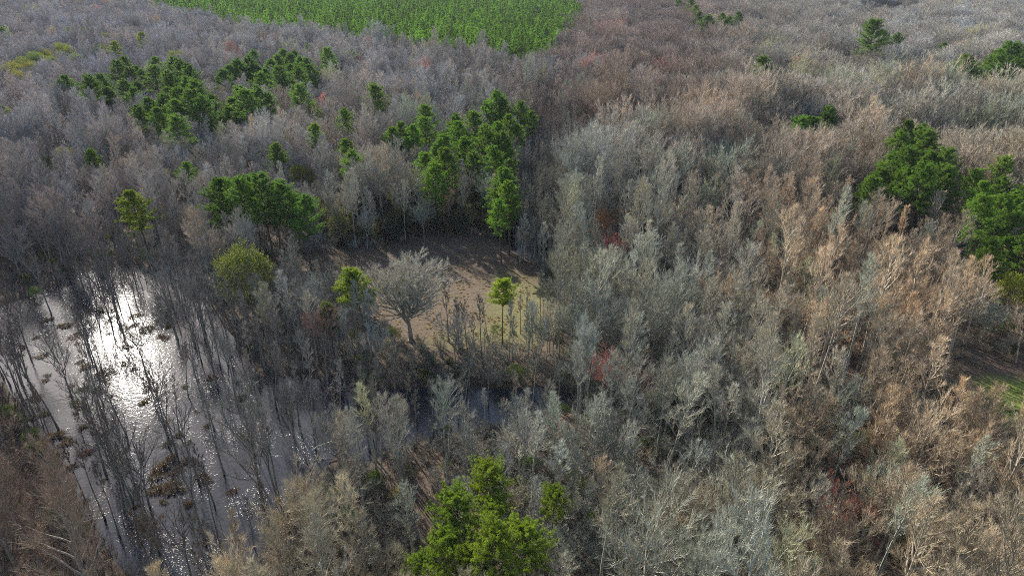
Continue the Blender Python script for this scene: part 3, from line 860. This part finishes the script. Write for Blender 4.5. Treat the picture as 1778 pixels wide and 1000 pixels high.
def tone(c):
    l = c.mean(); w = c[0] / c[2]; g = c[1] / (c[0] + 1e-6)
    a = 'dark' if l < .17 else 'pale' if l > .27 else ''
    h = 'reddish' if w > 2.0 and g < .7 else 'tan' if w > 1.45 else 'greenish grey' if g > 1.0 else 'brown-grey' if w > 1.2 else 'grey'
    return (a + ' ' + h).strip()
ANCHORS = [((90, 900), 'in the brown thicket at the bottom left corner'), ((60, 640), 'along the left edge of the glittering swamp'), ((230, 640), 'standing in the sun-glinting water'),
    ((330, 840), 'standing in the near swamp water'), ((430, 920), 'at the bottom right bank of the swamp'), ((250, 500), 'at the far bank of the swamp'),
    ((410, 640), 'on the swamp bank below the domed evergreen'), ((520, 620), 'between swamp and dark ragged pine'), ((560, 720), 'in the dark slough below the clearing'),
    ((700, 650), 'before the round clearing tree'), ((870, 640), 'before the lime-green clearing pine'), ((990, 600), 'at the right edge of the clearing'),
    ((580, 860), 'right of the swamp near the bottom'), ((690, 770), 'above and left of the bottom pine clump'), ((650, 960), 'just left of the bottom pine clump'),
    ((800, 740), 'above the bottom pine clump'), ((930, 780), 'above and right of the bottom pine clump'), ((1020, 880), 'right of the bottom pine clump'),
    ((1000, 980), 'at the bottom edge right of the pine clump'), ((1080, 700), 'around the two red maples'), ((1150, 820), 'below the two red maples'),
    ((1160, 960), 'at the bottom edge below the red maples'), ((1250, 700), 'right of the two red maples'), ((1280, 860), 'in the grey woods lower right of centre'),
    ((1310, 970), 'at the bottom edge in the grey woods'), ((1400, 760), 'where grey woods turn tan'), ((1440, 900), 'around the reddish twiggy tree'),
    ((1470, 980), 'at the bottom edge below the reddish tree'), ((1560, 780), 'in the tan woods below the meadow'), ((1600, 900), 'in the tan woods at the lower right'),
    ((1640, 980), 'at the bottom edge in the tan woods'), ((1720, 850), 'by the right edge below the meadow'), ((1740, 960), 'in the bottom right corner'),
    ((1690, 720), 'on the near side of the green meadow'), ((930, 440), 'standing in the dark channel behind the clearing'), ((960, 330), 'in the far end of the dark channel'),
    ((1050, 420), 'in flooded woods right of the channel'), ((1150, 300), 'in the farther flooded woods'), ((130, 540), 'left in the far swamp water'), ((360, 560), 'at the right margin of the glinting water')]
AX = np.array([a for a, _ in ANCHORS], float)
groups = {}
for i in np.nonzero(solo)[0]:
    mu, mv, _ = proj(TX[i], TY[i], 11.0)
    a = int(np.argmin((AX[:, 0] - mu) ** 2 + (AX[:, 1] - mv) ** 2))
    nm = 'bare_tree' if DRY[i] else 'swamp_tree'
    groups.setdefault((nm, a), []).append((mu, i))
SHAPE = ['slender', 'spreading', 'thin', 'forked']
for (nm, a), lst in groups.items():
    lst.sort()
    names = {}
    for mu, i in lst:
        d = f'{tone(TT[i])} {SHAPE[KIND[i]]}'
        names.setdefault(d, []).append(i)
    for d, ids in names.items():
        for q, i in enumerate(ids):
            lab = f'{d} {"leafless tree" if nm == "bare_tree" else "leafless swamp tree"} {ANCHORS[a][1]}'
            if len(ids) > 1:
                lab = f'{ORD[q]} {d} leafless tree {ANCHORS[a][1]}'
            w = lab.split()
            tree(nm, 'bare tree' if nm == 'bare_tree' else 'swamp tree', ALLP, int(VAR[i]), float(TX[i]), float(TY[i]), tuple(float(c) for c in TT[i]), float(RZ[i]),
                 float(SCL[i]), float(SCL[i] * HZ[i]), (float(LEAN[i, 0]), float(LEAN[i, 1])), z=float(GZ[i]), label=lab,
                 group='leafless trees of the near woods' if nm == 'bare_tree' else 'trees rooted in the flooded swamp')

# ---- everything farther off or smaller, as masses
def mass(name, label, cat, x, y, z, rot, scl, tint, idx, protos, realize=True):
    me = bpy.data.meshes.new(name)
    me.from_pydata(np.stack([x, y, z], 1).tolist(), [], [])
    def put(nm, typ, data, key='value'):
        a = me.attributes.new(nm, typ, 'POINT'); a.data.foreach_set(key, np.ascontiguousarray(data).ravel())
    if scl.ndim == 1: scl = np.stack([scl] * 3, 1)
    put('rot', 'FLOAT_VECTOR', rot.astype(np.float32), 'vector')
    put('scl', 'FLOAT_VECTOR', scl.astype(np.float32), 'vector')
    put('tint', 'FLOAT_VECTOR', tint.astype(np.float32), 'vector')
    put('idx', 'INT', idx.astype(np.int32))
    o = bpy.data.objects.new(name, me); COL.objects.link(o)
    structure(o, label, cat, 'stuff')
    ng = bpy.data.node_groups.new(name, 'GeometryNodeTree')
    ng.interface.new_socket('Geometry', in_out='INPUT', socket_type='NodeSocketGeometry')
    ng.interface.new_socket('Geometry', in_out='OUTPUT', socket_type='NodeSocketGeometry')
    gi, go = ng.nodes.new('NodeGroupInput'), ng.nodes.new('NodeGroupOutput')
    iop = ng.nodes.new('GeometryNodeInstanceOnPoints')
    jall = ng.nodes.new('GeometryNodeJoinGeometry')
    for p in reversed(protos):
        j = ng.nodes.new('GeometryNodeJoinGeometry')
        for src in p:
            oi = ng.nodes.new('GeometryNodeObjectInfo')
            oi.inputs['Object'].default_value = src
            oi.transform_space = 'ORIGINAL'
            ng.links.new(oi.outputs['Geometry'], j.inputs[0])
        g2 = ng.nodes.new('GeometryNodeGeometryToInstance')
        ng.links.new(j.outputs[0], g2.inputs[0])
        ng.links.new(g2.outputs[0], jall.inputs[0])
    def named(nm, typ):
        a = ng.nodes.new('GeometryNodeInputNamedAttribute'); a.data_type = typ
        a.inputs['Name'].default_value = nm
        return a.outputs['Attribute']
    L = ng.links.new
    L(gi.outputs[0], iop.inputs['Points'])
    L(jall.outputs[0], iop.inputs['Instance'])
    iop.inputs['Pick Instance'].default_value = True
    L(named('idx', 'INT'), iop.inputs['Instance Index'])
    L(named('rot', 'FLOAT_VECTOR'), iop.inputs['Rotation'])
    L(named('scl', 'FLOAT_VECTOR'), iop.inputs['Scale'])
    L(iop.outputs[0], go.inputs[0])
    mod = o.modifiers.new('woods', 'NODES'); mod.node_group = ng
    return o

def parts_of(protos, name):
    """objects that carry the prototype's meshes: the first tree of that shape, else a tree planted for it at the edge of the woods"""
    return [PART[id(p)] for p in protos]
missing = [i for i, p in enumerate(ALLP) if id(p) not in PART]
assert not missing, missing
r = ~solo & SIGHT
mass('bare_woodland', 'endless grey and tan leafless woodland stretching behind the near trees', 'woodland', TX[r], TY[r], GZ[r],
     np.stack([LEAN[r, 0], LEAN[r, 1], RZ[r]], 1), np.stack([SCL, SCL, SCL * HZ], 1)[r], TT[r], VAR[r], parts_of(ALLP, 'bare_tree'))

# plantation of young pines
sP = 5.6
m = int(1500 / sP)
g = (np.arange(m) - m / 2) * sP
PX, PY = np.meshgrid(g, g)
PX = PX + rng.normal(size=PX.shape) * 1.2; PY = PY + rng.normal(size=PY.shape) * 1.2
ca, sa = math.cos(.35), math.sin(.35)
PX, PY = (PX * ca - PY * sa).ravel(), (PX * sa + PY * ca).ravel() + 850
k = (sdist(PLANT, PX, PY) < 12 * noise2(PX, PY, 30.0) - 2 + rng.normal(size=len(PX)) * 3) & (PY < 1400) & (rng.random(len(PX)) < .93 + .12 * noise2(PX, PY, 40.0))
PX, PY = PX[k], PY[k]
pt = np.array([.09, .175, .022]) * (1 + .2 * noise2(PX, PY, 30.0) + rng.normal(size=len(PX)) * .24)[:, None]
ps = rng.normal(1.0, .22, len(PX)).clip(.5, 1.5)
pd = proj(PX, PY, 8)[2]
order = np.argsort(pd)[:(298 - N_PINES)]
# nearest of them as trees of their own
so = np.zeros(len(PX), bool); so[order] = True
ids = sorted(np.nonzero(so)[0], key=lambda i: proj(PX[i], PY[i], 8)[0])
for q, i in enumerate(ids):
    tree('young_pine', 'young pine', YOUNG, q % 3, float(PX[i]), float(PY[i]), tuple(map(float, pt[i])), float(rng.uniform(0, 6)), float(ps[i]),
         label='young bright green pine standing along the near edge of the distant plantation', group='young pines on the plantation edge')
r = ~so
mass('pine_plantation', 'bright green even-aged pine plantation in the far distance', 'plantation', PX[r], PY[r], ground_z(PX[r], PY[r]) - .05,
     np.stack([np.zeros(r.sum()), np.zeros(r.sum()), rng.uniform(0, 6, r.sum())], 1), ps[r], pt[r], rng.integers(0, 3, r.sum()), parts_of(YOUNG, 'young_pine'))

# ---- shrubs: one can point at the near green ones; the twiggy undergrowth is a mass
SH = [(606, 905, 1.0, (.055, .11, .02), 'green evergreen shrub left of the bottom pine clump'), (655, 842, 1.3, (.05, .075, .025), 'large dull green shrub above left of the bottom pines'),
      (690, 872, .9, (.20, .16, .06), 'yellowish shrub left of the bottom pine clump'), (920, 808, .9, (.07, .11, .03), 'mossy green shrub above the bottom pine clump'),
      (1070, 612, .9, (.05, .10, .02), 'small green shrub left of the red maples'), (170, 452, 1.0, (.05, .11, .02), 'green shrub on the far swamp bank'),
      (60, 505, .9, (.045, .085, .02), 'dark green shrub on the left swamp bank'), (1135, 170, 1.3, (.11, .16, .04), 'pale green bush at the far bank of the channel'),
      (1500, 925, .7, (.05, .12, .02), 'tiny bright green shrub among bottom right trees'), (1222, 770, .8, (.08, .12, .03), 'green shrub in the grey woods below the maples'),
      (740, 655, 1.0, (.05, .075, .02), 'dark shrub on the slough bank below the round tree'), (905, 655, 1.0, (.045, .07, .02), 'dark shrub on the slough bank below the lime pine'),
      (640, 660, 1.1, (.04, .055, .02), 'dark shrub on the slough bank under the ragged pine'), (1545, 655, 1.0, (.05, .08, .02), 'dull shrub by the left end of the meadow')]
for i, (px, py, s, t, lab) in enumerate(SH):
    x, y = at(px, py, 1.5)
    tree('evergreen_shrub', 'shrub', SHRUB, i % 3, x, y, t, rnd.uniform(0, 6), s, label=lab, group='green shrubs under the bare trees')

b0 = [jgrid(38, 115, 2.1, .9), jgrid(115, 240, 2.7, .9), jgrid(240, 420, 5.5, .7)]
BX = np.concatenate([a for a, _ in b0]); BY = np.concatenate([b for _, b in b0])
k = (shore(BX, BY) > .5) & (sdist(CLEARING, BX, BY) > 1) & (sdist(MEADOW, BX, BY) > 0) & (rng.random(len(BX)) < .8 + .2 * noise2(BX, BY, 12.0))
BX, BY = BX[k], BY[k]
bt = crown_tint(BX, BY, rng) * .75
bi = rng.integers(0, 4, len(BX)); ev = rng.random(len(BX)) < .10
bi = np.where(ev, 4 + rng.integers(0, 3, len(BX)), bi)
bt = np.where(ev[:, None], np.array([.055, .075, .024]) * rng.uniform(.6, 1.5, (len(BX), 1)), bt)
# the near twiggy bushes that carry the shapes
BOBJ = []
for i, me in enumerate(BUSH):
    px, py = [(470, 900), (560, 935), (520, 965), (600, 985)][i]
    x, y = at(px, py, 1.5)
    o = bpy.data.objects.new('twiggy_bush', me); COL.objects.link(o)
    o.location = (x, y, float(ground_z(np.array([x]), np.array([y]))[0])); o['tint'] = (.26, .23, .18)
    o['category'] = 'bush'; o['label'] = ['leafless grey bush on the swamp bank near the bottom', 'tan twiggy bush between swamp and bottom pines', 'low leafless bush at the bottom, right of the swamp', 'small bare bush at the bottom edge left of the pines'][i]
    o['group'] = 'leafless bushes by the swamp bank'
    BOBJ.append([o])
hx = rng.uniform(560, 880, 120); hy = rng.uniform(352, 418, 120)
HXY = np.array([at(a, b, 2) for a, b in zip(hx, hy)])
HXY = HXY[sdist(CLEARING, HXY[:, 0], HXY[:, 1]) > 1]
BX = np.concatenate([BX, HXY[:, 0]]); BY = np.concatenate([BY, HXY[:, 1]])
bi = np.concatenate([bi, rng.integers(4, 7, len(HXY))]); bt = np.concatenate([bt, np.array([.085, .085, .05]) * rng.uniform(.6, 1.3, (len(HXY), 1))])
bs = np.concatenate([rng.uniform(.5, 1.0, len(BX) - len(HXY)), rng.uniform(1.3, 2.6, len(HXY))])
rb = rng.uniform(0, 6.28, len(BX))
mass('undergrowth', 'twiggy brown undergrowth covering the forest floor beneath the bare trees', 'undergrowth', BX, BY, ground_z(BX, BY) - .1,
     np.stack([np.zeros(len(BX)), np.zeros(len(BX)), rb], 1), bs, bt, bi, BOBJ + parts_of(SHRUB, 'shrub'))

# ---- marsh tussocks in the swamp
TS = [(146, 675, 1.0), (78, 718, 1.1), (58, 725, .9), (93, 757, 1.6), (116, 767, 1.4), (73, 777, 1.2), (99, 791, 1.3), (148, 786, 1.2), (95, 816, 1.3), (289, 806, 1.8), (327, 800, 1.5), (306, 820, 1.5),
      (357, 833, 1.6), (327, 875, 1.1), (269, 850, 1.4), (299, 847, 1.5), (252, 910, 1.3), (272, 826, 1.4), (238, 878, 1.0), (200, 548, 1.0), (255, 572, 1.6), (155, 540, 1.1), (174, 540, 1.0),
      (184, 646, 1.6), (150, 636, 1.2), (112, 565, 1.3), (82, 555, 1.0), (38, 602, 1.1), (72, 617, 1.0), (126, 585, 1.0), (228, 566, .9), (190, 578, .7), (231, 580, .8), (214, 630, 1.0), (82, 651, .9),
      (78, 660, .9), (34, 615, .8), (232, 640, .9), (420, 690, 1.0), (310, 755, 1.0), (290, 770, .9), (135, 700, 1.4), (150, 712, 1.1), (192, 556, .8), (196, 538, 1.0), (236, 548, 1.1), (60, 690, .9)] + [(rnd.uniform(60, 420), rnd.uniform(560, 900), rnd.uniform(.5, 1.1)) for _ in range(44)]
order_t = sorted(t for t in TS if sdist(WATER_L, np.array([at(t[0], t[1])[0]]), np.array([at(t[0], t[1])[1]]))[0] < -.8)
TREF = [('nearest the glinting water', (200, 590)), ('at the left margin of the swamp', (70, 700)), ('in the middle of the near swamp', (300, 830)), ('below the left glitter', (150, 690))]
tcount = {}
T0 = []
for i, (px, py, s) in enumerate(order_t):
    x, y = at(px, py, .2)
    if i < 4:
        o = bpy.data.objects.new('marsh_tussock', TUSSOCK[i]); T0.append(o)
    else:
        o = T0[i % 4].copy()
    COL.objects.link(o)
    o.location = (x, y, -.05); o.rotation_euler = (0, 0, rnd.uniform(0, 6)); sc = s * 1.0
    o.scale = (sc * rnd.uniform(.7, 2.0), sc * rnd.uniform(.7, 1.5), sc * rnd.uniform(.45, .9))
    o['tint'] = (.085 * rnd.uniform(.7, 1.3), .062 * rnd.uniform(.7, 1.2), .028)
    o['category'] = 'tussock'; o['group'] = 'tussocks in the flooded swamp'
    w = min(TREF, key=lambda a: (a[1][0] - px) ** 2 + (a[1][1] - py) ** 2)[0]
    q = tcount.get(w, 0); tcount[w] = q + 1
    o['label'] = f'{"broad" if s > 1.3 else "small" if s < 1 else "round"} dark tussock {w}, {ORD[q]} from left'

# ---- floating weed
def weed():
    rg = np.random.default_rng(77)
    m = 150000
    lo, hi = WATER_L.min(0), WATER_L.max(0)
    x = rg.uniform(lo[0], hi[0], m); y = rg.uniform(lo[1], hi[1], m)
    d = sdist(WATER_L, x, y)
    nz = noise2(x, y, 4.5) + .7 * noise2(y, x, 1.6) + .5 * noise2(x, y, 14)
    k = (d < -.5) & (nz > .35 + rg.uniform(-.35, .35, m))
    x, y = x[k][:34000], y[k][:34000]
    n = len(x); r = .03 + .10 * rg.random(n) ** 2
    a = (np.arange(6) * 1.0472)[None] + rg.uniform(0, 6, (n, 1))
    rr = r[:, None] * rg.uniform(.5, 1.25, (n, 6))
    tx, ty = rg.normal(size=(n, 1)) * .10, rg.normal(size=(n, 1)) * .10
    vx, vy = np.cos(a) * rr, np.sin(a) * rr
    z = .035 + vx * tx + vy * ty + rg.uniform(0, .02, (n, 1))
    v = np.stack([x[:, None] + vx, y[:, None] + vy, z], -1).reshape(-1, 3)
    g = Geo(); g.add(v, (np.arange(n)[:, None] * 6 + np.arange(6)[None]))
    o = bpy.data.objects.new('floating_weed', g.mesh('floating_weed', mat_weed())); COL.objects.link(o)
    structure(o, 'pale floating weed and leaves scattered over the swamp water', 'floating weed', 'stuff')
weed()

# ---- grass tufts over the clearing and the meadow
gx, gy = jgrid(90, 200, .85, .4)
dg = np.minimum(sdist(CLEARING, gx, gy), sdist(MEADOW, gx, gy))
k = (dg < 1.5) & (rng.random(len(gx)) < .30 + .5 * noise2(gx, gy, 3.0)) & (shore(gx, gy) > .3)
gx, gy = gx[k], gy[k]
gm = sdist(MEADOW_GREEN, gx, gy) < 1
gt_ = np.where(gm[:, None], np.array([.17, .19, .03]), np.array([.33, .25, .15])) * rng.uniform(.7, 1.3, (len(gx), 1))
mass('grass', 'dry tan grass tufts scattered over the clearing', 'grass', gx, gy, ground_z(gx, gy) - .05,
     np.stack([np.zeros(len(gx)), np.zeros(len(gx)), rng.uniform(0, 6, len(gx))], 1), rng.uniform(.10, .42, len(gx)), gt_, rng.integers(0, 4, len(gx)), [[o] for o in T0])

# ---- fallen trunks
for i, (a, b, lab) in enumerate([((1006, 650), (1022, 672), 'pale fallen trunk lying left of the red maples'), ((1236, 869), (1290, 862), 'bleached fallen trunk lying in the grey woods at lower right'),
                                 ((540, 775), (620, 752), 'broken pale trunk leaning at the slough bank')]):
    p0, p1 = np.array([*at(*a, 2), 1.2]), np.array([*at(*b, 2), 2.6])
    g = Geo(); rg = np.random.default_rng(i)
    P = np.linspace(p0, p1, 7) + rg.normal(size=(7, 3)) * .08
    g.tube(P - p0, np.linspace(.17, .07, 7), 7)
    for q in (2, 3, 4):
        B = limb(rg, P[q] - p0, rg.normal(size=3) + np.array([0, 0, .4]), 1.3, 3, .2, .1)
        g.tube(B, [.05, .04, .03, .012], 4)
    o = bpy.data.objects.new('fallen_trunk', g.mesh('fallen_trunk', M_LOG)); COL.objects.link(o)
    o.location = p0
    o['label'] = lab; o['category'] = 'log'
print('TREES', n, 'solo', int(solo.sum()), 'pines', N_PINES, 'plantation', len(PX), 'bushes', len(BX))

# ---- the air between: slight haze over the far woods
def haze():
    import bmesh
    bm = bmesh.new(); bmesh.ops.create_cube(bm, size=1.0)
    me = bpy.data.meshes.new('haze'); bm.to_mesh(me); bm.free()
    o = bpy.data.objects.new('haze', me); COL.objects.link(o)
    o.scale = (5000, 2900, 94); o.location = (0, 1050, 45)
    m = bpy.data.materials.new('haze'); m.use_nodes = True
    nt = m.node_tree; nt.nodes.remove(nt.nodes['Principled BSDF'])
    v = nt.nodes.new('ShaderNodeVolumePrincipled')
    v.inputs['Color'].default_value = (.80, .86, 1.0, 1)
    v.inputs['Density'].default_value = HAZE
    v.inputs['Anisotropy'].default_value = 0.0
    nt.links.new(v.outputs[0], nt.nodes['Material Output'].inputs['Volume'])
    me.materials.append(m)
    structure(o, 'thin bluish haze over the far woods', 'haze', 'stuff')
HAZE = 0.000035
haze()
